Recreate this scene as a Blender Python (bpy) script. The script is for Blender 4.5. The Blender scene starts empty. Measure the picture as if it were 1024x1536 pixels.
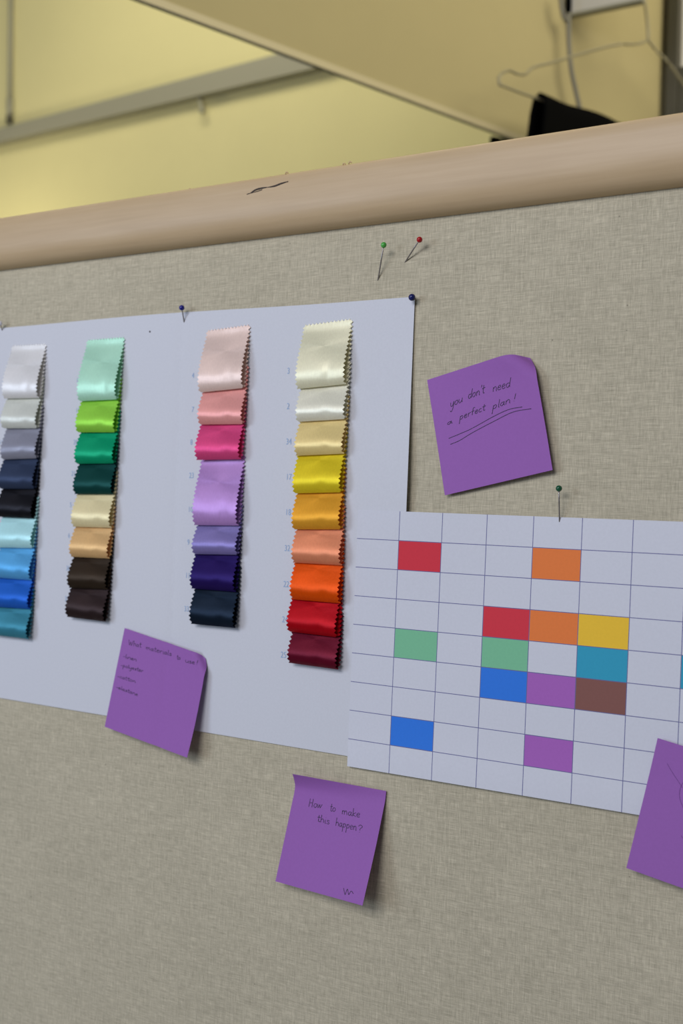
import bpy, math, random
from mathutils import Vector, Matrix
random.seed(4)
SC = bpy.context.scene
COL = SC.collection

# ------------------------------------------------------------------ camera geometry
FPX = 1750.0
CAM = Vector((0, -0.7, 1.5))
yaw, pitch, roll = 0.5389, 0.0157, 0.0322
_f = Vector((-math.sin(yaw)*math.cos(pitch), math.cos(yaw)*math.cos(pitch), math.sin(pitch)))
_r = Vector((math.cos(yaw), math.sin(yaw), 0))
_u = _r.cross(_f)
R2 = math.cos(roll)*_r + math.sin(roll)*_u
U2 = -math.sin(roll)*_r + math.cos(roll)*_u

def ray(px, py):
    return R2*((px-512)/FPX) - U2*((py-768)/FPX) + _f
def at(px, py, y=0.0):                     # where a sight line meets the plane y = const
    d = ray(px, py)
    return CAM + d*((y-CAM.y)/d.y)
def at_plane(px, py, p, n):
    d = ray(px, py)
    return CAM + d*((p-CAM).dot(n)/d.dot(n))
def out(p, w):                             # a board point raised by w towards the viewer's side
    k = (0.7-w)/0.7
    return Vector((CAM.x+(p.x-CAM.x)*k, -w, CAM.z+(p.z-CAM.z)*k))

# ------------------------------------------------------------------ colours / materials
LIGHT = (0.59, 0.615, 0.75)
def lin(c):
    return tuple(((x/255)/12.92 if x/255 <= .04045 else ((x/255+.055)/1.055)**2.4) for x in c)
def alb(c, k=1.0):                         # paint colour of something seen as c in this room's daylight
    v = [k*a/l for a, l in zip(lin(c), LIGHT)]
    q = min(1, .90/max(v))
    return tuple(max(.003, x*q) for x in v)
def mat(name, col, rough=.6, spec=.5, metal=0, emit=None, estr=0):
    m = bpy.data.materials.new(name); m.use_nodes = True
    b = m.node_tree.nodes['Principled BSDF']
    b.inputs['Base Color'].default_value = (*col, 1)
    b.inputs['Roughness'].default_value = rough
    b.inputs['Specular IOR Level'].default_value = spec
    b.inputs['Metallic'].default_value = metal
    if emit:
        b.inputs['Emission Color'].default_value = (*emit, 1)
        b.inputs['Emission Strength'].default_value = estr
    return m
def nd(m, t, **kw):
    n = m.node_tree.nodes.new(t)
    for k, v in kw.items(): setattr(n, k, v)
    return n
def noise(m, coord, scale, s, detail=3, rough=.6):
    mp = nd(m, 'ShaderNodeMapping'); mp.inputs['Scale'].default_value = scale
    m.node_tree.links.new(coord, mp.inputs['Vector'])
    n = nd(m, 'ShaderNodeTexNoise'); n.inputs['Scale'].default_value = s
    n.inputs['Detail'].default_value = detail; n.inputs['Roughness'].default_value = rough
    m.node_tree.links.new(mp.outputs[0], n.inputs['Vector'])
    return n.outputs['Fac']
def math_(m, op, a, b):
    n = nd(m, 'ShaderNodeMath', operation=op)
    for i, v in enumerate((a, b)):
        if isinstance(v, (int, float)): n.inputs[i].default_value = v
        else: m.node_tree.links.new(v, n.inputs[i])
    return n.outputs[0]
def ramp(m, fac, stops):
    r = nd(m, 'ShaderNodeValToRGB')
    el = r.color_ramp.elements
    while len(el) < len(stops): el.new(.5)
    for e, (p, c) in zip(el, stops): e.position = p; e.color = (*c, 1)
    m.node_tree.links.new(fac, r.inputs[0])
    return r.outputs[0]
def bump(m, h, strength, dist):
    b = nd(m, 'ShaderNodeBump'); b.inputs['Strength'].default_value = strength
    b.inputs['Distance'].default_value = dist
    m.node_tree.links.new(h, b.inputs['Height'])
    m.node_tree.links.new(b.outputs[0], m.node_tree.nodes['Principled BSDF'].inputs['Normal'])
def objco(m):
    return nd(m, 'ShaderNodeTexCoord').outputs['Object']
def setcol(m, sock):
    m.node_tree.links.new(sock, m.node_tree.nodes['Principled BSDF'].inputs['Base Color'])

def linen():
    m = mat('linen_weave', (.5,.5,.5), .9, .15); co = objco(m)
    warp = noise(m, co, (1, 1, .07), 1900, 2)          # upright threads
    weft = noise(m, co, (.06, 1, 1), 1900, 2)          # level threads
    slubv = noise(m, co, (1, 1, .05), 750, 2)
    slubh = noise(m, co, (.05, 1, 1), 690, 2)
    blot = noise(m, co, (1, 1, 1), 14, 3)
    s = math_(m, 'ADD', math_(m, 'MULTIPLY', math_(m, 'ADD', warp, weft), .31),
              math_(m, 'MULTIPLY', math_(m, 'ADD', slubv, slubh), .15))
    s = math_(m, 'ADD', s, math_(m, 'MULTIPLY', blot, .08))
    c = ramp(m, s, [(.34, alb((122,118,108))), (.50, alb((150,145,134))), (.66, alb((177,171,159)))])
    sv = nd(m, 'ShaderNodeTexVoronoi'); sv.inputs['Scale'].default_value = 55
    m.node_tree.links.new(co, sv.inputs['Vector'])
    speck = nd(m, 'ShaderNodeMapRange'); speck.inputs[1].default_value = .018; speck.inputs[2].default_value = .04
    speck.inputs[3].default_value = .55; speck.inputs[4].default_value = 1
    m.node_tree.links.new(sv.outputs['Distance'], speck.inputs[0])
    mx = nd(m, 'ShaderNodeMix', data_type='RGBA', blend_type='MULTIPLY'); mx.inputs[0].default_value = 1
    m.node_tree.links.new(c, mx.inputs[6]); m.node_tree.links.new(speck.outputs[0], mx.inputs[7])
    setcol(m, mx.outputs[2])
    bump(m, math_(m, 'ADD', warp, weft), .5, .0006)
    return m
def wood():
    m = mat('pale_wood', (.5,.5,.5), .42, .35); co = objco(m)
    g = noise(m, co, (.04, 1, 1), 320, 4)
    g2 = noise(m, co, (.25, 1, 1), 30, 3)
    s = math_(m, 'ADD', math_(m, 'MULTIPLY', g, .5), math_(m, 'MULTIPLY', g2, .5))
    setcol(m, ramp(m, s, [(.25, alb((149,130,107))), (.5, alb((157,138,115))), (.75, alb((164,146,124)))]))
    bump(m, g, .12, .0004)
    return m
def plaster(name, c, var=.06):
    m = mat(name, c, .85, .2); co = objco(m)
    n = noise(m, co, (1,1,1), 2.5, 4); n2 = noise(m, co, (1,1,1), 180, 2)
    setcol(m, ramp(m, n, [(.3, tuple(x*(1-var) for x in c)), (.7, tuple(min(.95, x*(1+var)) for x in c))]))
    bump(m, n2, .15, .002)
    return m
def paper(name, c, rough=.62, spec=.25):
    m = mat(name, c, rough, spec); co = objco(m)
    n = noise(m, co, (1,1,1), 600, 3)
    setcol(m, ramp(m, n, [(.3, tuple(x*.975 for x in c)), (.7, tuple(min(.95, x*1.02) for x in c))]))
    return m
def satin(name, c):
    a = alb(c, 1.0)
    mxa = max(a); pale = min(a) > .25; deep = mxa < .12
    m = mat(name, a, .36 if pale else .39, 1.0 if pale else (.25 if deep else .48), .16 if pale else .28); co = objco(m)
    b = m.node_tree.nodes['Principled BSDF']
    b.inputs['Specular Tint'].default_value = (*[.25+.75*x/mxa for x in a], 1)
    b.inputs['Anisotropic'].default_value = .6
    tr = nd(m, 'ShaderNodeBsdfTranslucent'); tr.inputs[0].default_value = (*a, 1)
    mx = nd(m, 'ShaderNodeMixShader'); mx.inputs[0].default_value = .10 if pale else .18
    ou = m.node_tree.nodes['Material Output']
    m.node_tree.links.new(b.outputs[0], mx.inputs[1]); m.node_tree.links.new(tr.outputs[0], mx.inputs[2])
    m.node_tree.links.new(mx.outputs[0], ou.inputs[0])
    n = noise(m, co, (1, 1, .12), 1500, 2)
    setcol(m, ramp(m, n, [(.3, tuple(x*.93 for x in a)), (.7, tuple(min(.93, x*1.05) for x in a))]))
    w = noise(m, co, (.6, 1, 1), 90, 2)
    bump(m, math_(m, 'ADD', n, math_(m, 'MULTIPLY', w, 1.0)), .07, .001)
    return m

M = dict(
    linen=linen(), wood=wood(),
    card=paper('white_card', (.655,.66,.672)), sheet=paper('white_sheet', (.67,.675,.70)),
    purple=paper('purple_note', alb((122,80,152)), .7, .2),
    pencil=mat('faint_pencil', (.20,.07,.28), .7),
    pen=mat('graphite_pen', (.035,.025,.06), .6), blueink=mat('pale_blue_ink', (.27,.42,.62), .7),
    line=mat('grid_ink', (.13,.13,.28), .7), steel=mat('pin_steel', (.32,.29,.27), .35, .5, .8),
    mark=mat('dark_scuff', (.05,.035,.025), .8),
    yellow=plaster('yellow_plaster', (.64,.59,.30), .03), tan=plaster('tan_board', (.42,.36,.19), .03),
    grey=mat('grey_trunking', (.29,.28,.20), .6), darkgrey=mat('dark_frame', (.06,.055,.035), .5),
    black=mat('black_cloth', (.003,.003,.003), .95, .02), floor=plaster('grey_floor', (.3,.29,.27)),
    wire=mat('hanger_wire', (.30,.27,.17), .45, .5, .2), cord=mat('grey_cord', (.2,.19,.15), .8),
    pane=mat('frosted_pane', (.6,.57,.5), .4, .5, 0, (.62,.55,.42), .35), pale=mat('pale_board', (.52,.50,.44), .6),
    trim=mat('pale_trim', (.50,.43,.25), .5),
)

# ------------------------------------------------------------------ object helpers
def tag(o, label=None, cat=None, group=None, kind=None):
    for k, v in (('label', label), ('category', cat), ('group', group), ('kind', kind)):
        if v: o[k] = v
    return o
def link(o, parent=None):
    COL.objects.link(o)
    if parent is not None:
        o.parent = parent
        o.matrix_parent_inverse = parent.matrix_world.inverted() if parent.matrix_world != Matrix() else Matrix()
    return o
def empty(name, loc):
    o = bpy.data.objects.new(name, None); o.location = loc; o.empty_display_size = .02
    COL.objects.link(o); o.matrix_world = Matrix.Translation(loc)
    return o
def mesh(name, verts, faces, mats, parent=None, fm=None, smooth=True, origin=None):
    """verts in world space; the object's origin goes to their middle (or to origin)"""
    verts = [Vector(v) for v in verts]
    if origin is None:
        lo = Vector([min(v[i] for v in verts) for i in range(3)]); hi = Vector([max(v[i] for v in verts) for i in range(3)])
        origin = (lo+hi)/2
    me = bpy.data.meshes.new(name)
    me.from_pydata([v-origin for v in verts], [], faces)
    for m in (mats if isinstance(mats, (list, tuple)) else [mats]): me.materials.append(m)
    if fm: me.polygons.foreach_set('material_index', fm)
    if smooth: me.polygons.foreach_set('use_smooth', [True]*len(me.polygons))
    me.update()
    o = bpy.data.objects.new(name, me)
    COL.objects.link(o)
    if parent is None:
        o.location = origin
    else:
        o.parent = parent
        o.location = origin - parent.location if parent.parent is None else origin - (parent.location+parent.parent.location)
    return o
def sheet_faces(nu, nv):
    return [(j*(nu+1)+i, j*(nu+1)+i+1, (j+1)*(nu+1)+i+1, (j+1)*(nu+1)+i) for j in range(nv) for i in range(nu)]
def solid(o, t, offset=0):
    s = o.modifiers.new('thickness', 'SOLIDIFY'); s.thickness = t; s.offset = offset
    e = o.modifiers.new('rim', 'EDGE_SPLIT'); e.split_angle = math.radians(50)
    return o
def box(name, lo, hi, m, parent=None, bev=.002):
    x0,y0,z0 = lo; x1,y1,z1 = hi
    v = [(x0,y0,z0),(x1,y0,z0),(x1,y1,z0),(x0,y1,z0),(x0,y0,z1),(x1,y0,z1),(x1,y1,z1),(x0,y1,z1)]
    f = [(0,3,2,1),(4,5,6,7),(0,1,5,4),(1,2,6,5),(2,3,7,6),(3,0,4,7)]
    o = mesh(name, v, f, m, parent, smooth=False)
    if bev:
        b = o.modifiers.new('edge', 'BEVEL'); b.width = bev; b.segments = 2
    return o
def catmull(pts, n=6):
    pts = [Vector(p) for p in pts]
    if len(pts) < 3: return [pts[0].lerp(pts[-1], i/n) for i in range(n+1)]
    res = []
    for i in range(len(pts)-1):
        a = pts[i-1] if i else 2*pts[0]-pts[1]; b, c = pts[i], pts[i+1]
        d = pts[i+2] if i+2 < len(pts) else 2*pts[-1]-pts[-2]
        for k in range(n):
            t = k/n
            res.append(.5*((2*b)+(c-a)*t+(2*a-5*b+4*c-d)*t*t+(3*b-a-3*c+d)*t**3))
    res.append(pts[-1])
    return res
def tube_geo(paths, r, sides=6, flat=None):
    """swept tubes; r a number or a function of 0..1; flat = (direction, factor) squashes along a direction"""
    V, F = [], []
    for p in paths:
        p = [Vector(q) for q in p]; n = len(p); base = len(V)
        for i in range(n):
            t = (p[min(i+1, n-1)]-p[max(i-1, 0)])
            t = t.normalized() if t.length > 1e-12 else Vector((1,0,0))
            a = Vector((0,1,0)) if abs(t.y) < .9 else Vector((1,0,0))
            s = t.cross(a).normalized(); b = s.cross(t)
            rr = r(i/(n-1)) if callable(r) else r
            for k in range(sides):
                an = 2*math.pi*k/sides
                off = s*math.cos(an)*rr+b*math.sin(an)*rr
                if flat: off -= flat[0]*off.dot(flat[0])*(1-flat[1])
                V.append(p[i]+off)
        for i in range(n-1):
            for k in range(sides):
                k2 = (k+1) % sides
                F.append((base+i*sides+k, base+i*sides+k2, base+(i+1)*sides+k2, base+(i+1)*sides+k))
        F.append(tuple(base+k for k in reversed(range(sides))))
        F.append(tuple(base+(n-1)*sides+k for k in range(sides)))
    return V, F
def tube(name, paths, r, m, parent=None, sides=8, flat=None):
    V, F = tube_geo(paths, r, sides, flat)
    return mesh(name, V, F, m, parent)
def ball(name, c, r, m, parent=None):
    V, F = [], []
    nu, nv = 16, 10
    for j in range(nv+1):
        th = math.pi*j/nv
        for i in range(nu):
            ph = 2*math.pi*i/nu
            V.append(c+Vector((math.sin(th)*math.cos(ph), math.sin(th)*math.sin(ph), math.cos(th)))*r)
    for j in range(nv):
        for i in range(nu):
            i2 = (i+1) % nu
            F.append((j*nu+i, (j+1)*nu+i, (j+1)*nu+i2, j*nu+i2))
    return mesh(name, V, F, m, parent)
def interp(pts, x):
    """smooth monotone-ish interpolation through (x, y) knots"""
    if x <= pts[0][0]: return pts[0][1]
    if x >= pts[-1][0]: return pts[-1][1]
    for i in range(len(pts)-1):
        x0, y0 = pts[i]; x1, y1 = pts[i+1]
        if x0 <= x <= x1:
            def sl(k):
                if k <= 0 or k >= len(pts)-1:
                    k0, k1 = (0, 1) if k <= 0 else (len(pts)-2, len(pts)-1)
                else: k0, k1 = k-1, k+1
                return (pts[k1][1]-pts[k0][1])/(pts[k1][0]-pts[k0][0])
            h = x1-x0; t = (x-x0)/h; m0, m1 = sl(i)*h, sl(i+1)*h
            return (2*t**3-3*t*t+1)*y0+(t**3-2*t*t+t)*m0+(-2*t**3+3*t*t)*y1+(t**3-t*t)*m1

# ------------------------------------------------------------------ room behind the board
WY = 2.2
tag(box('floor', (-5, -3.5, -.1), (2.5, WY+.2, 0), M['floor'], bev=0), kind='structure')
tag(box('wall_back', (-5, WY, 0), (2.5, WY+.12, 4.2), M['yellow'], bev=0), kind='structure')

# the upper wall that runs away from the viewer, its level lower edge in sight
HZ = 2.25
A = CAM + ray(210,0)*((HZ-1.5)/ray(210,0).z)
B = CAM + ray(760,205)*((HZ-1.5)/ray(760,205).z)
pd = (B-A).normalized()                     # along the wall
pn = Vector((pd.y, -pd.x, 0))               # its face, towards the viewer
P0 = A - pd*.28
P1 = A + pd*((WY-A.y)/pd.y)
def slab(name, a, b, z0, z1, d0, d1, m, parent=None):
    v = []
    for z in (z0, z1):
        for p, d in ((a,d0),(b,d0),(b,d1),(a,d1)):
            q = p + pn*d; v.append((q.x, q.y, z))
    return mesh(name, v, [(0,3,2,1),(4,5,6,7),(0,1,5,4),(1,2,6,5),(2,3,7,6),(3,0,4,7)], m, parent, smooth=False)
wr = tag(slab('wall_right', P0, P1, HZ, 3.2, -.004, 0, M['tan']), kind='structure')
tag(slab('trim_1', P0, P1, HZ-.001, HZ+.011, 0, .003, M['trim']), kind='structure')
tag(slab('underside_shade', P0, P1, HZ-.0025, HZ-.001, -.004, .003, M['darkgrey']), kind='structure')  # dark strip standing in for the shade on the wall's underside

# window with a dark frame at the far right
wy = 1.78
w1 = empty('window_1', at(1060, 100, wy)); tag(w1, kind='structure')
def quad_prism(name, pxs, y, t, m, parent=None):
    f = [at(px, py, y) for px, py in pxs]; n = len(f)
    v = f + [p+Vector((0,t,0)) for p in f]
    fs = [tuple(range(n)), tuple(reversed(range(n, 2*n)))] + [(i, i+n, (i+1) % n+n, (i+1) % n) for i in range(n)]
    return mesh(name, v, fs, m, parent, smooth=False)
fa, fb = at(995.5, 170, wy), at(1016.5, 100, wy)
zb = fb.z
def wbox(name, x0, x1, z0, z1, m, y0=wy, y1=wy+.06):
    return box(name, (x0, y0, z0), (x1, y1, z1), m, w1, bev=.003)
wbox('frame', fa.x, fb.x, 1.0, 3.15, M['darkgrey'])
wbox('frame_rail', fb.x, fb.x+.9, zb-.30, zb, M['darkgrey'])
wbox('pane', fb.x, fb.x+.9, zb, 3.15, M['pane'], wy+.02, wy+.03)

# grey trunking on the back wall
tr = quad_prism('trunking', [(-260,274),(-260,262),(560,42),(560,81)], WY-.035, .034, M['grey'])
tag(tr, 'grey cable trunking running slantwise across the yellow wall', 'trunking')
cd = empty('conduit_pipe', at(14, 178, WY-.02))
tag(cd, 'thin grey upright pipe on the yellow wall at the upper left', 'pipe')
tube('pipe', [[at(17, -40, WY-.012), at(15.5, 60, WY-.012), at(14.5, 172, WY-.012)]], .0085, M['grey'], cd)
tube('collar', [[at(15, 148, WY-.012), at(14.4, 180, WY-.012)]], .012, M['grey'], cd)
tube('end_cap', [[at(14.6, 174, WY-.014), at(14.3, 184, WY-.014)]], .0125, M['darkgrey'], cd)
hk = tube('wall_hook', [catmull([at(300,140,WY-.004), at(300,152,WY-.02), at(302,160,WY-.03), at(304,167,WY-.03), at(300,166,WY-.03)])], .006, M['grey'])
tag(hk, 'small grey hook under the trunking on the yellow wall', 'hook')

# wire hanger with black trousers, beside the tan wall
def pw(px, py, d): return at_plane(px, py, A + pn*d, pn)
hg = empty('clothes_hanger', pw(880, 90, .09))
tag(hg, 'bent wire clothes hanger hanging against the tan upper wall', 'hanger')
tube('hook', [catmull([pw(935,-30,.004), pw(950,-34,.05), pw(963,-22,.09), pw(967,5,.09), pw(971,35,.09), pw(972,60,.09)])], .0030, M['wire'], hg)
tube('shoulder_wire', [catmull([pw(972,60,.09), pw(955,66,.09), pw(925,67,.09), pw(880,78,.09), pw(830,93,.09), pw(800,101,.09), pw(788,111,.09),
      pw(776,111,.09), pw(765,106,.09), pw(754,109,.09), pw(748,117,.09), pw(749,127,.09)]),
      catmull([pw(972,60,.09), pw(984,76,.09), pw(1003,95,.09), pw(1024,125,.09), pw(1060,180,.09), pw(1062,225,.09)])], .0026, M['wire'], hg)
tube('crossbar', [catmull([pw(749,127,.09), pw(765,133,.09), pw(803,147,.09), pw(915,186,.09), pw(1000,216,.09), pw(1062,225,.09)])], .0026, M['wire'], hg)
# trousers folded over the bar: cross-section an upside-down U, swept along the bar, with soft folds
V = []; nu, nv = 26, 22
ta, tb = pw(806,148,.09), pw(925,189,.09)
for j in range(nv+1):
    s = j/nv
    for i in range(nu+1):
        t = i/nu
        p = ta.lerp(tb, t)
        drop = .42
        if s < .42: z, d = -drop*(1-s/.42)-.012, -.016
        elif s > .58: z, d = -drop*((s-.58)/.42)-.012, .016
        else:
            an = math.pi*(s-.42)/.16
            z, d = -.012+.020*math.sin(an), -.016*math.cos(an)
        flare = (1+.5*min(1, -min(z,0)/.42))
        q = p + pn*(d*flare + .004*math.sin(t*9+s*3)) + Vector((0,0,z))
        q += pd*(-.035*(-min(z+.012, 0)/.1)**.8*.35*(1-t))
        V.append(q)
trs = solid(mesh('trousers', V, sheet_faces(nu, nv), M['black']), .006)
tag(trs, 'black trousers folded over the bar of the wire hanger', 'trousers')

# unidentified black item, built as a slab, whose top shows under the end of the tan wall
pa = A + pn*-.06
tp = at_plane(739, 203, pa, pn); te = at_plane(779, 212, pa, pn)
V = []
for p, d in ((tp,0),(te,0),(te,-.01),(tp,-.01)):
    q = p+pn*d; V.append((q.x, q.y, 0))
for p, d in ((tp,0),(te,0),(te,-.01),(tp,-.01)): V.append(p+pn*d)
bk = mesh('black_item', V, [(0,3,2,1),(4,5,6,7),(0,1,5,4),(1,2,6,5),(2,3,7,6),(3,0,4,7)], M['black'], smooth=False)
bv = bk.modifiers.new('edge', 'BEVEL'); bv.width = .004; bv.segments = 3
tag(bk, 'unidentified black item whose corner peeks over the rail under the tan wall', 'board')

# pale board standing out from the tan wall, with its dark bracket, and a cord
pb = at_plane(852, 18, A, pn)
sb = empty('sign_board', pb); tag(sb, 'pale grey board edge with dark bracket above the hanger', 'board')
yb = pb.y
def bpt(px, py): return at(px, py, yb-.012)
a0, a1 = bpt(856, 20), bpt(964, 0)
zz = a0.z
box('panel', (a0.x, yb-.012, zz), (a1.x, yb, 3.1), M['pale'], sb)
box('edge_strip', (a0.x, yb-.016, zz-.006), (a1.x, yb+.002, zz), M['grey'], sb, .001)
c0, c1 = bpt(848.5, 18), bpt(856, 18)
box('bracket', (c0.x, yb-.016, zz-.004), (c1.x, yb+.004, 3.1), M['black'], sb, .001)
cdv = tube('hanging_cord', [catmull([pw(853,20,.03), pw(853,60,.03), pw(856,100,.03), pw(863,135,.03), pw(871,170,.03), pw(880,215,.03)]),
                          catmull([pw(840,-10,.03), pw(843,15,.03), pw(847,28,.03), pw(853,32,.03)])],
           .0045, M['cord'])
tag(cdv, 'grey cord hanging from the pale board corner past the wire hanger', 'cord')

# ------------------------------------------------------------------ the pinboard
pbd = empty('pinboard', Vector((-.5, .02, 0)))
tag(pbd, 'upright linen-covered pinboard partition with a pale wooden top rail', 'pinboard')
XL, XR = -1.7, .55
lp = box('linen_panel', (XL, 0, 0), (XR, .04, 1.72), M['linen'], pbd, bev=0)
prof = [(.001,1.7124),(-.003,1.7125),(-.0066,1.7136),(-.0098,1.7158),(-.0122,1.7188),(-.0140,1.7225),(-.0151,1.7270),(-.0157,1.732),(-.0157,1.744),
        (-.0150,1.7495),(-.0136,1.7520),(-.0105,1.7538),(-.005,1.7545),(.045,1.7545),(.0545,1.750),(.0555,1.73),(.052,1.716),(.041,1.7124)]
V, F = [], []; nx = 90; npf = len(prof)
for i in range(nx+1):
    x = XL+(XR-XL)*i/nx
    for k, (y, z) in enumerate(prof): V.append((x, y, z))
for i in range(nx):
    for k in range(npf):
        k2 = (k+1) % npf
        F.append((i*npf+k, (i+1)*npf+k, (i+1)*npf+k2, i*npf+k2))
F += [tuple(range(npf)), tuple(reversed(range(nx*npf, (nx+1)*npf)))]
rail = mesh('top_rail', V, F, M['wood'], pbd)
def onrail(px, py): return at(px, py, -.0157)
fl = (Vector((0,1,0)), .25)
tube('scuff_mark', [catmull([onrail(376,289), onrail(384,284.5), onrail(394,282), onrail(403,280.8)]),
                    catmull([onrail(403,280.8), onrail(412,279), onrail(421,275.5), onrail(432,272)])],
     lambda t: .0003+.0004*math.sin(math.pi*min(1, t*1.05+.02)), M['mark'], rail, 6, fl)['label'] = 'dark scuffed dent in the wooden rail'
tube('scuff_mark', [catmull([onrail(370,291.5), onrail(378,289), onrail(386,287), onrail(393,284.6)])], .00035, M['mark'], rail, 6, fl)
for px, py in ((285,284),(516,246),(525,243.5),(430,259)):
    c = at(px, py, -.011)
    tube('splinter', [catmull([c+Vector((-.0011,0,-.0008)), c+Vector((0,-.0006,.0003)), c+Vector((.0012,.0003,-.0004))])], .0005, M['wood'], rail, 5)

# ------------------------------------------------------------------ paper: gentle lift off the board
LX, LZ = -.372, 1.530
def lift(x, z):
    return .0042*math.exp(-((x-LX)/.060)**2-((z-LZ)/.060)**2)
CREASE = -.5663
def card_w(x, z):
    w = .0012 + lift(x, z)
    w -= .0007*math.exp(-abs(x-CREASE)/.004)
    return w

# sample card
cc = dict(TL=(-.7685,1.6630), TR=(-.3661,1.6599), BR=(-.3692,1.3434), BL=(-.7690,1.3502))
V = []; nu, nv = 160, 60
for j in range(nv+1):
    t = j/nv
    for i in range(nu+1):
        u = i/nu
        x = (cc['TL'][0]*(1-u)+cc['TR'][0]*u)*(1-t)+(cc['BL'][0]*(1-u)+cc['BR'][0]*u)*t
        z = (cc['TL'][1]*(1-u)+cc['TR'][1]*u)*(1-t)+(cc['BL'][1]*(1-u)+cc['BR'][1]*u)*t
        z += .0016*math.sin(math.pi*min(1, u/.85))**2*(1-t)
        V.append(out(Vector((x,0,z)), card_w(x, z)))
card = empty('sample_card', Vector((-.5663, 0, 1.5)))
tag(card, 'large white fabric sample card with four columns of satin swatches', 'sample card')
solid(mesh('card_sheet', V, sheet_faces(nu, nv), M['card'], card), .0003)
hole = at(225, 497.5, -.0012)
tube('pin_hole', [[hole+Vector((0,-.0003,0)), hole+Vector((0,.0002,0))]], .0008, mat('hole_shade', (.12,.11,.11), .9), card, 10)

# printed numbers beside each swatch
def number(txt, px, py, hpx):
    c = at(px, py, 0)
    h = hpx*math.hypot(1,0)*(c-CAM).length/FPX
    cu = bpy.data.curves.new('digits', 'FONT'); cu.body = txt; cu.align_x = 'CENTER'; cu.size = h*1.42
    cu.offset = -h*.012
    o = bpy.data.objects.new('digits', cu); COL.objects.link(o)
    dg = bpy.context.evaluated_depsgraph_get()
    me = o.evaluated_get(dg).to_mesh()
    vs, fs = [], []
    for v in me.vertices:
        x = c.x+v.co.x*.80; z = c.z+v.co.y-h*.5
        p = out(Vector((x,0,z)), card_w(x, z)+.00035); vs.append(p)
    fs = [tuple(p.vertices) for p in me.polygons]
    o.to_mesh_clear(); bpy.data.objects.remove(o); bpy.data.curves.remove(cu)
    return vs, fs
NUMS = [
  [('4',5,572),('3',4,620),('13',2,664),('12',-1,711),('14',-4,757),('27',-8,800),('26',-11,848),('19',-14,893),('18',-16,938)],
  [('16',117.5,570),('16',116.5,615),('20',113,663),('21',110,710),('5',106,757),('6',103.5,803),('36',102,852),('35',100,898)],
  [('4',289.5,563),('7',289,614),('8',287,663),('23',287,713),('10',285.5,764),('9',282.5,813),('11',281.5,863),('33',279.5,913)],
  [('3',432.5,556),('2',432,609),('34',433,662),('17',433,715),('18',432,768),('32',430.5,822),('22',429,876),('24',427,929),('25',425,982)],
]
for ci, colm in enumerate(NUMS):
    for txt, px, py in colm:
        v, f = number(txt, px, py, (6.8,7.2,8.2,9.2)[ci])
        mesh('printed_number', v, f, M['blueink'], card, smooth=False)

# ------------------------------------------------------------------ satin swatches
W = .0392
PITCH = .0031
def swatch(col_x0, col_x1, z_top, z_fold, first, h_vis, colname, rgb, tilt, label, group, dx=0.0, total=None):
    """one folded satin strip: front leaf bulging off the card, rounded fold, back leaf lying on the card"""
    h = h_vis
    L = h if first else h*1.72                    # full length of each leaf
    if first:
        fr = [(0,.0058),(.025*h,.0071),(.10*h,.0084),(.24*h,.0088),(.45*h,.0070),(.7*h,.0036),(.88*h,.0012),(h,.0007)]
        bk = [(0,.0058),(.015*h,.0050),(.05*h,.0038),(.3*h,.0025),(.6*h,.0012),(h,.0004)]
    else:
        fr = [(0,.0056),(.045*h,.0068),(.18*h,.0083),(.38*h,.0083),(.7*h,.0058),(h,.0031),(1.1*h,.0026),(1.5*h,.0019),(1.72*h,.0014)]
        bk = [(0,.0056),(.025*h,.0048),(.09*h,.0037),(.5*h,.0026),(.75*h,.0021),(h,.0017),(1.72*h,.0008)]
    zs = []
    # arc rows: from top of the front leaf down, round the fold, and up the back leaf
    n = max(16, int(round(L/(PITCH/2))))
    rows = [(L*(1-i/n), 0) for i in range(n)] + [(0, 0)] + [(L*(i+1)/n, 1) for i in range(n)]
    nu = 26
    V = []
    ph = random.random()*6
    for r, (s, leaf) in enumerate(rows):
        w0 = interp(bk if leaf else fr, s)
        zz_ = (.0009 if r % 2 else -.0009)
        for i in range(nu+1):
            u = i/nu
            edge = 0
            if i == 0: edge = -zz_
            if i == nu: edge = zz_
            zc = z_fold + s + tilt*(u-.5)*W
            if r == 0 and first: zc += .0010*(1 if i % 2 else -1)
            xc = (col_x0*(1-(z_top-zc)/total)+col_x1*(z_top-zc)/total) - W*(1-u) + edge + (dx if not leaf else dx*.3)
            w = w0
            if not leaf and s < L*.95:
                k = math.sin(math.pi*min(1, s/h)) if s < h else 0
                w += .00018*k*math.sin(u*5.2+ph)+.00009*k*math.sin(u*11+ph*2+s*160)
                w += .0005*math.exp(-((u-.66-.05*math.sin(ph))/.09)**2-((s-.14*h)/(.16*h))**2)*-1
                w -= .0010*(u-.5)*k*.8
            w += card_w(xc, zc)+.0002
            V.append(Vector((xc, -w, zc)))
    o = mesh('fabric_swatch', V, sheet_faces(nu, len(rows)-1), satin('satin_'+colname, rgb), origin=Vector(((col_x0+col_x1)/2-W/2, -.002, z_fold)))
    solid(o, .00032)
    tag(o, label, 'swatch', group)
    return o

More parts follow.
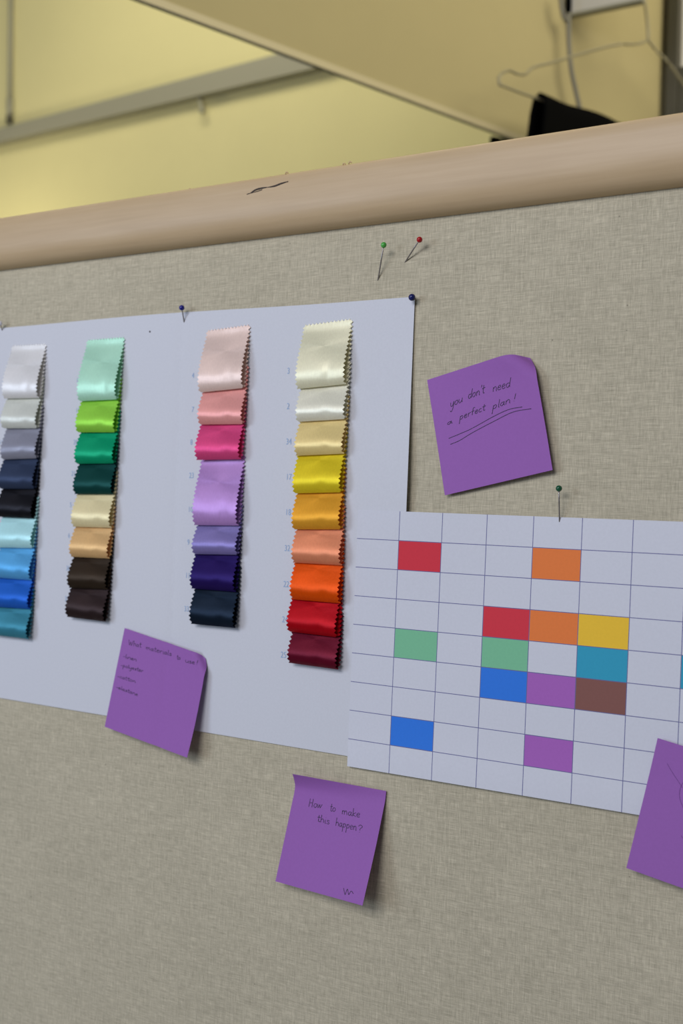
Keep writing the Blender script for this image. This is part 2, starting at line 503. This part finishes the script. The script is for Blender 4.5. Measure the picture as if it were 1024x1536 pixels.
COLS = [
 dict(x0=-.7066, x1=-.7105, top=1.6460, cx=34, place='the leftmost column', grp='satin swatches in the leftmost column', slope=.01,
  sw=[('white',(214,214,226),597,0),('silver',(178,182,184),642,0),('slate',(116,118,138),688,0),('midnight',(44,54,80),733,0),('black',(17,17,22),776.5,0),
      ('ice_blue',(160,204,218),822,0),('sky_blue',(78,146,202),869,0),('royal_blue',(30,86,182),913,0),('teal',(52,116,142),957,0)]),
 dict(x0=-.6222, x1=-.6266, top=1.6462, cx=150, place='the second column from the left', grp='satin swatches in the second column', slope=.01,
  sw=[('mint',(152,194,182),600,0),('lime',(132,188,70),648,0),('emerald',(8,136,100),695,0),('bottle_green',(14,54,54),741,0),
      ('champagne',(194,184,152),791,0),('camel',(188,156,114),837,0),('dark_brown',(40,32,26),884,0),('brown_black',(38,29,31),930.5,0)]),
 dict(x0=-.5012, x1=-.5022, top=1.6475, cx=335, place='the third column', grp='satin swatches in the third column', slope=0,
  sw=[('pale_pink',(216,194,194),585,0),('rose_pink',(210,146,148),636,0),('magenta',(186,64,118),689,0),('lavender',(148,114,176),788,1),
      ('periwinkle',(114,106,164),832,0),('deep_violet',(30,18,76),886,0),('navy',(15,24,38),940,0)]),
 dict(x0=-.4138, x1=-.4130, top=1.6461, cx=483, place='the rightmost column', grp='satin swatches in the rightmost column', slope=0,
  sw=[('cream',(208,206,188),579,0),('ivory',(210,209,202),630,0),('sand',(212,192,138),681.5,0),('yellow',(222,202,44),739,0),('ochre',(202,146,46),794,0),
      ('peach',(222,142,110),846,0),('orange',(226,84,6),902.5,0),('crimson',(150,4,20),953,0),('burgundy',(82,10,32),1001,0)]),
]
NAMES = dict(white='white', silver='silver grey', slate='slate grey', midnight='midnight blue', black='black', ice_blue='ice blue', sky_blue='sky blue', royal_blue='royal blue',
 teal='teal', mint='mint green', lime='lime green', emerald='emerald green', bottle_green='bottle green', champagne='champagne beige', camel='camel tan', dark_brown='dark brown',
 brown_black='brownish black', pale_pink='pale pink', rose_pink='rose pink', magenta='magenta', lavender='long lavender', periwinkle='periwinkle', deep_violet='deep violet', navy='dark navy',
 cream='cream', ivory='ivory', sand='sand', yellow='bright yellow', ochre='ochre', peach='peach', orange='orange', crimson='crimson red', burgundy='burgundy')
for c in COLS:
    folds = []
    for nm, rgb, py, first in c['sw']:
        folds.append(at(c['cx'], py, -.0062-card_w(c['x0'], 1.5)).z)
    total = c['top']-folds[-1]
    prev = c['top']
    for k, (nm, rgb, py, first) in enumerate(c['sw']):
        h = prev-folds[k]
        fst = (k == 0 or first)
        if k == 0: where = 'topmost in '+c['place']
        elif k == len(c['sw'])-1: where = 'bottom of '+c['place']+' under '+NAMES[c['sw'][k-1][0]]
        else: where = 'in '+c['place']+' under the '+NAMES[c['sw'][k-1][0]]+' one'
        art = NAMES[nm]+' satin swatch, '
        dx = random.uniform(-.0008, .0008)
        if nm == 'crimson': dx = -.002
        tl = random.uniform(-.02, .03)
        if nm in ('cream', 'pale_pink'): tl = .05
        if nm in ('crimson', 'burgundy', 'brown_black'): tl = -.03
        swatch(c['x0'], c['x1'], c['top'], folds[k], fst, h+(.003 if (first and k) else 0), nm, rgb, tl, art+where, c['grp'], dx, total)
        prev = folds[k]

# ------------------------------------------------------------------ grid sheet
GX, GZ, GR = -.5787*.7, 1.5+.0208*.7, -.0129
C0, CW, RH = .0469*.7, .0459*.7, .0283*.7
xs_lines = [C0+CW*k for k in range(8)]; GWD = C0*2+CW*7
zs_lines = [RH*k for k in range(1, 9)]; GHT = RH*9-.0008
CELLS = {(1,1):'red',(4,1):'orange',(7,1):'yellow',(3,3):'red',(4,3):'orange',(5,3):'yellow',(3,4):'green',(5,4):'teal',(3,5):'blue',(4,5):'purple',(5,5):'brown',
         (1,4):'green',(7,4):'teal',(1,7):'blue',(4,7):'purple',(7,7):'brown'}
CC = dict(red=(172,42,58), orange=(188,102,52), yellow=(214,176,52), green=(98,156,130), teal=(38,128,164), blue=(36,98,194), purple=(134,80,160), brown=(106,70,68))
gm = [M['sheet'], M['line']] + [paper('cell_'+k, alb(v), .65, .25) for k, v in CC.items()]
ci = {k: i+2 for i, k in enumerate(CC)}
lw = .00024
def ticks(lines, end, sub):
    t = [0.0]; tagl = []
    edges = [0.0]+lines+[end]
    for k in range(len(edges)-1):
        a = edges[k]+(lw if k else 0); b = edges[k+1]-(lw if k < len(edges)-2 else 0)
        for s in range(sub): t.append(a+(b-a)*(s+1)/sub); tagl.append(('c', k))
        if k < len(edges)-2: t.append(edges[k+1]+lw); tagl.append(('l', k))
    return t, tagl
tx, gx_t = ticks(xs_lines, GWD, 6); tz, gz_t = ticks(zs_lines, GHT, 5)
def sheet_pt(a, b, extra=0.0):
    x = GX+a*math.cos(GR)+b*math.sin(GR); z = GZ+a*math.sin(GR)-b*math.cos(GR)
    w = .0019+lift(x, z)+.0016*math.exp(-((z-1.336)/.02)**2)+extra
    return out(Vector((x,0,z)), w)
V = [sheet_pt(a, b) for b in tz for a in tx]
F = sheet_faces(len(tx)-1, len(tz)-1); FM = []
for j in range(len(tz)-1):
    for i in range(len(tx)-1):
        if gx_t[i][0] == 'l' or gz_t[j][0] == 'l': FM.append(1)
        else: FM.append(ci[CELLS[(gx_t[i][1], gz_t[j][1])]] if (gx_t[i][1], gz_t[j][1]) in CELLS else 0)
gs = mesh('grid_sheet', V, F, gm, fm=FM)
solid(gs, .00018)
tag(gs, 'white grid sheet with coloured rectangles, pinned over the sample card corner', 'paper sheet')

# ------------------------------------------------------------------ handwriting
G = {}
def g(ch, adv, *st): G[ch] = (adv, st)
g('y',1.0,[(0,1),(.15,.2),(.5,.1),(.8,1)],[(.8,1),(.7,-.4),(.35,-1.1),(.05,-.8)])
g('o',.95,[(.6,.95),(.15,.85),(.05,.3),(.4,0),(.75,.4),(.6,.95)])
g('u',1.0,[(.05,.95),(.08,.2),(.4,0),(.75,.4),(.8,.95)],[(.8,.95),(.82,.2),(.95,0)])
g('d',1.0,[(.7,.9),(.2,.85),(.05,.3),(.4,0),(.75,.5)],[(.85,2.0),(.75,.8),(.78,0)])
g('n',1.0,[(.08,.95),(.1,0)],[(.1,.6),(.45,1),(.72,.7),(.75,.05),(.9,0)])
g("'",.35,[(.2,2.0),(.12,1.5)])
g('t',.75,[(.35,1.8),(.28,.3),(.5,0),(.65,.15)],[(.0,1.1),(.7,1.2)])
g('e',.9,[(.08,.5),(.6,.6),(.6,.95),(.25,.95),(.05,.4),(.3,0),(.75,.15)])
g('a',.95,[(.65,.9),(.2,.85),(.05,.3),(.35,0),(.65,.6)],[(.7,.95),(.65,.2),(.88,0)])
g('p',1.0,[(.15,1),(.05,-1.1)],[(.12,.7),(.5,1),(.75,.6),(.5,.1),(.12,.2)])
g('r',.8,[(.1,1),(.1,0)],[(.1,.6),(.35,.95),(.7,.9)])
g('f',.8,[(.75,1.9),(.45,2.0),(.3,1.5),(.25,0)],[(0,1),(.65,1.05)])
g('c',.85,[(.65,.85),(.3,.95),(.05,.4),(.3,0),(.7,.15)])
g('l',.45,[(.2,2),(.15,.2),(.3,0)])
g('!',.6,[(.35,2.2),(.22,.6)],[(.2,.12),(.2,0)])
g('H',1.25,[(.15,2.0),(.05,0)],[(.9,2.0),(.85,0)],[(.1,1.0),(.88,1.1)])
g('w',1.3,[(0,.95),(.2,.05),(.5,.8),(.7,.05),(1.1,.95)])
g('m',1.4,[(.08,.95),(.1,0)],[(.1,.6),(.4,1),(.55,.7),(.55,0)],[(.55,.6),(.9,1),(1.1,.6),(1.15,0)])
g('k',.95,[(.15,2),(.1,0)],[(.75,1),(.15,.45),(.8,0)])
g('h',1.0,[(.15,2),(.1,0)],[(.1,.6),(.5,1),(.75,.6),(.78,0)])
g('i',.45,[(.15,.95),(.15,.05),(.3,0)],[(.18,1.45),(.2,1.5)])
g('s',.8,[(.65,.9),(.25,.95),(.2,.6),(.6,.4),(.5,.05),(.05,.1)])
g('?',.9,[(.1,1.6),(.4,2.0),(.75,1.6),(.4,1.0),(.38,.55)],[(.36,.1),(.36,0)])
g('W',1.6,[(0,1.9),(.35,0),(.7,1.3),(1.0,0),(1.45,1.9)])
g('-',.8,[(.1,.5),(.6,.5)])
g('x',.8,[(.05,.95),(.7,0)],[(.7,.95),(.05,0)])
def word(txt, p0, p1, xh):
    """pen strokes (photo pixels) of one word along its baseline"""
    adv = sum(G[c][0] for c in txt)
    d = Vector((p1[0]-p0[0], p1[1]-p0[1])); upv = Vector((.10, -1.0))
    res = []; pos = 0
    for c in txt:
        a, st = G[c]
        for s in st:
            pl = []
            for x, y in s:
                q = Vector(p0)+d*((pos+x)/adv)+upv*(y*xh)+Vector((random.uniform(-.12,.12), random.uniform(-.12,.12)))
                pl.append(Vector((q.x, q.y, 0)))
            res.append(catmull(pl, 5))
        pos += a
    return res

# ------------------------------------------------------------------ sticky notes
def solve_uv(px, q):
    """place (u, t) on a note with corner pixels TL, TR, BR, BL"""
    u = t = .5
    P = [Vector(p) for p in px]
    for _ in range(12):
        f = P[0]*(1-u)*(1-t)+P[1]*u*(1-t)+P[2]*u*t+P[3]*(1-u)*t-q
        du = (P[1]-P[0])*(1-t)+(P[2]-P[3])*t; dt = (P[3]-P[0])*(1-u)+(P[2]-P[1])*u
        det = du.x*dt.y-du.y*dt.x
        u -= (f.x*dt.y-f.y*dt.x)/det; t -= (du.x*f.y-du.y*f.x)/det
    return u, t
def note(px, base, wl, wr, curl, label, strokes, pen=.00022, extra=None, ink='pen'):
    """px: corner pixels; base(x,z): what lies under; wl / wr: height of left and right edge down the note; curl: bent corner"""
    cw = [wl[0][1], wr[0][1], wr[-1][1], wl[-1][1]]
    cs = []
    for p, w in zip(px, cw):
        b = at(p[0], p[1], 0); cs.append(at(p[0], p[1], -(w+base(b.x, b.z))))
    def S(u, t, ex=0.0):
        q = cs[0]*(1-u)*(1-t)+cs[1]*u*(1-t)+cs[2]*u*t+cs[3]*(1-u)*t
        w = interp(wl, t)*(1-u)+interp(wr, t)*u
        x, z = q.x, q.z
        if curl:
            (cu, ct), rad, reach, sgn = curl            # corner, curl radius, how far in it starts
            corner = cs[0]*(1-cu)*(1-ct)+cs[1]*cu*(1-ct)+cs[2]*cu*ct+cs[3]*(1-cu)*ct
            mid = (cs[0]+cs[1]+cs[2]+cs[3])/4
            n = Vector((corner.x-mid.x, corner.z-mid.z)).normalized()
            n = Vector((n.x*curl_dir[0], n.y*curl_dir[1])).normalized()
            s = (x-corner.x)*n.x+(z-corner.z)*n.y+reach
            if s > 0:
                a = min(s/rad, 1.2); rest = s-a*rad
                ns = rad*math.sin(a)+rest*math.cos(a); w += sgn*(rad*(1-math.cos(a))+rest*math.sin(a))
                x += n.x*(ns-s); z += n.y*(ns-s)
        return Vector((x, -(max(w, .0004)+base(x, z)+ex), z))
    curl_dir = (1, 1)
    o_ = empty('sticky_note', S(.5, .1)); tag(o_, label, 'sticky note', 'purple sticky notes')
    nu = nv = 44
    solid(mesh('note_paper', [S(i/nu, j/nv) for j in range(nv+1) for i in range(nu+1)], sheet_faces(nu, nv), M['purple'], o_), .00014)
    paths = []
    for st in strokes:
        pl = []
        for q in st:
            u, t = solve_uv(px, Vector((q[0], q[1])))
            if -.02 < u < 1.02 and -.02 < t < 1.02: pl.append(S(min(1,max(0,u)), min(1,max(0,t)), .00016))
        if len(pl) > 1: paths.append(pl)
    tube('handwriting', paths, pen, M[ink], o_, 5, (Vector((0,1,0)), .3))
    if extra: tube('signature', [[S(*solve_uv(px, Vector((q[0], q[1]))), .00016) for q in st] for st in extra], pen, M['pen'], o_, 5, (Vector((0,1,0)), .3))
    return o_
def flat0(x, z): return .0004
def on_card(x, z):
    inside = x < -.366 and z > 1.3435
    return card_w(x, z)+.0005
def P3(pts): return catmull([Vector((x, y, 0)) for x, y in pts], 6)
def zm(x0, y0, k, pts): return P3([(x0+x/k, y0+y/k) for x, y in pts])

k1 = 3.657
s1 = word('you',(676,611),(695,602),7)+word("don't",(703,598),(728,588.5),7)+word('need',(739.5,587),(765.5,579),7)
s1 += word('a',(671,638),(680,634),4)+word('perfect',(690,630),(729,614.5),5.5)+word('plan',(739,614),(766,603),6)+word('!',(769,602),(774,599),5)
s1 += [zm(600,500,k1,[(268,578),(330,552),(400,520),(520,452),(600,415),(668,402)]), zm(600,500,k1,[(278,610),(330,588),(400,545),(520,480),(620,430),(715,412)])]
note([(640.5,570),(794,520),(828.5,705),(667,743)], flat0, [(0,.0006),(.2,.0010),(.6,.002),(1,.0034)], [(0,.0105),(.2,.0070),(.6,.0055),(1,.0055)],
     ((1,0), .008, .0165, -1), 'purple sticky note right of the sample card, written about a perfect plan', s1)

k2 = 5.12
def w2(t, a, b, xh=4.0): return word(t, (130+a[0]/k2, 920+a[1]/k2), (130+b[0]/k2, 920+b[1]/k2), xh)
s2 = w2('What',(322,243),(425,266),4)+w2('materials',(458,280),(655,332),3.8)+w2('to',(692,355),(722,362),3.6)+w2('use',(755,378),(828,396),3.6)+w2('!',(832,396),(856,400),3.2)
s2 += w2('-linen',(280,338),(388,372),2.9)+w2('-polyester',(262,408),(438,458),2.9)+w2('-cotton',(236,492),(380,538),2.9)+w2('-elastane',(226,575),(398,640),2.9)
note([(187,942),(309,984),(280.5,1136.5),(157,1090)], on_card, [(0,.0010),(.3,.003),(1,.0075)], [(0,.0052),(.15,.0045),(.4,.0060),(.7,.0090),(1,.0135)],
     ((1,0), .0035, .0105, -1), 'purple sticky note across the bottom edge of the sample card, listing materials', s2, .0002)

k3 = 4.6545
def w3(t, a, b, xh=6.2): return word(t, (400+a[0]/k3, 1140+a[1]/k3), (400+b[0]/k3, 1140+b[1]/k3), xh)
s3 = w3('How',(270,338),(372,348),6.2)+w3('to',(425,366),(470,372),6)+w3('make',(512,388),(645,410),6)+w3('this',(337,438),(428,460),5.5)+w3('happen',(470,468),(620,502),6)+w3('?',(624,512),(662,518),5.5)
sig = [zm(400,1140,k3,[(540,898),(546,925),(552,942),(560,918),(567,905),(571,925),(576,942),(588,922),(597,922),(606,936)])]
note([(438.5,1161),(579,1186.5),(543.5,1358.5),(413,1322)], flat0, [(0,.0075),(.06,.0042),(.14,.0016),(.3,.0030),(1,.0110)], [(0,.0010),(.08,.0012),(.2,.0035),(.5,.0095),(1,.0215)],
     None, 'purple sticky note below the grid sheet, its lower edge lifting off the linen', s3, extra=sig)

k4 = 5.484
s4 = [zm(900,1080,k4,[(552,360),(590,425),(640,500),(680,560)]), zm(900,1080,k4,[(700,500),(672,540),(656,600),(662,660),(690,730)]), zm(900,1080,k4,[(672,955),(690,975),(720,960)])]
def on_sheet(x, z): return .0048+lift(x, z)
note([(986,1107),(1130,1152),(1084,1354),(939,1302)], on_sheet, [(0,.0006),(.3,.001),(1,.005)], [(0,.001),(.3,.002),(1,.006)], None,
     'purple sticky note cut off at the picture edge, over the grid sheet corner', s4, .00016, ink='pencil')

# ------------------------------------------------------------------ ball-headed pins
def pin(base_px, head_px, h, wbase, rgb, label, r=.0020):
    b = at(base_px[0], base_px[1], -wbase); hd = at(head_px[0], head_px[1], -h)
    o = empty('dressmaking_pin', b); tag(o, label, 'pin', 'ball-headed pins in the board')
    d = (hd-b).normalized()
    tube('shaft', [[b-d*.004, b, b.lerp(hd, .5), hd]], .00046, M['steel'], o, 8)
    ball('head', hd, r, mat('pin_head_'+label.split()[0], rgb, .22, .5), o)
    return o
pin((567,419), (575.3,367.5), .0098, 0, (.08,.42,.06), 'light green ball-headed pin stuck in bare linen beside the red one')
pin((608,392.5), (629,359.5), .0088, 0, (.42,.005,.008), 'red ball-headed pin stuck in bare linen under the rail')
pin((838.8,781), (838,732.7), .0095, .002, (.006,.09,.035), 'dark green ball-headed pin holding the top of the grid sheet')
pin((276,482.5), (272.6,461.7), .0070, .001, (.012,.012,.20), 'navy ball-headed pin at the middle of the card top edge', .0021)
pin((619,449.5), (617.6,446), .0062, .001, (.008,.012,.10), 'large navy ball-headed pin at the right corner of the card', .0024)
pin((3.5,496), (0,485), .0060, .001, (.75,.73,.75), 'white ball-headed pin at the left end of the card top edge')

# ------------------------------------------------------------------ light
def area(name, loc, target, size, power, col):
    l = bpy.data.lights.new(name, 'AREA'); l.shape = 'RECTANGLE'; l.size = size[0]; l.size_y = size[1]
    l.energy = power; l.color = col
    o = bpy.data.objects.new(name, l); o.location = loc
    o.rotation_euler = (Vector(target)-Vector(loc)).to_track_quat('-Z', 'Y').to_euler()
    COL.objects.link(o); return o
area('window_daylight', (-.50, -2.15, 2.45), (-.45, 0, 1.6), (1.1, .7), 32, (.80, .80, .90))
area('added_satin_light', (-2.0, -2.2, 1.80), (-.45, 0, 1.5), (.9, .9), 22, (.67, .78, 1.0))  # added second source, placed to draw highlights on the satin
def pt(name, loc, power, col, r):
    l = bpy.data.lights.new(name, 'POINT'); l.energy = power; l.color = col; l.shadow_soft_size = r
    o = bpy.data.objects.new(name, l); o.location = loc; COL.objects.link(o)
lp_ = at(-140, 380, 1.75)
pt('warm_lamp', lp_, 8, (1, .90, .66), .12)
area('added_wall_light', (-1.9, 1.0, 3.9), (-1.9, 2.2, 2.2), (1.6, .6), 25, (1, .92, .72))  # added unseen light for the back wall, no lamp modelled
area('added_panel_light', (.9, .9, 3.4), (-.9, 1.3, 2.3), (1.6, 1.6), 42, (1, .92, .68))  # added unseen light that brightens the face of the tan wall

wd = bpy.data.worlds.new('room_light'); wd.use_nodes = True; SC.world = wd
wd.node_tree.nodes['Background'].inputs[0].default_value = (.70, .78, 1.0, 1)
wd.node_tree.nodes['Background'].inputs[1].default_value = .13

# ------------------------------------------------------------------ camera
cam = bpy.data.cameras.new('camera'); co_ = bpy.data.objects.new('camera', cam); COL.objects.link(co_)
cam.sensor_fit = 'VERTICAL'; cam.sensor_height = 36; cam.sensor_width = 24; cam.lens = FPX/1536*36
cam.clip_start = .01
rot = Matrix((( R2.x, U2.x, -_f.x), (R2.y, U2.y, -_f.y), (R2.z, U2.z, -_f.z))).to_4x4()
co_.matrix_world = Matrix.Translation(CAM) @ rot
cam.dof.use_dof = True
cam.dof.focus_distance = (at(720, 700, 0)-CAM).dot(_f)
cam.dof.aperture_fstop = 7.5
SC.camera = co_
SC.view_settings.view_transform = 'Standard'; SC.view_settings.look = 'None'
SC.view_settings.exposure = 0; SC.view_settings.gamma = 1
SC.view_settings.use_curve_mapping = False
SC.cycles.max_bounces = 10; SC.cycles.diffuse_bounces = 6
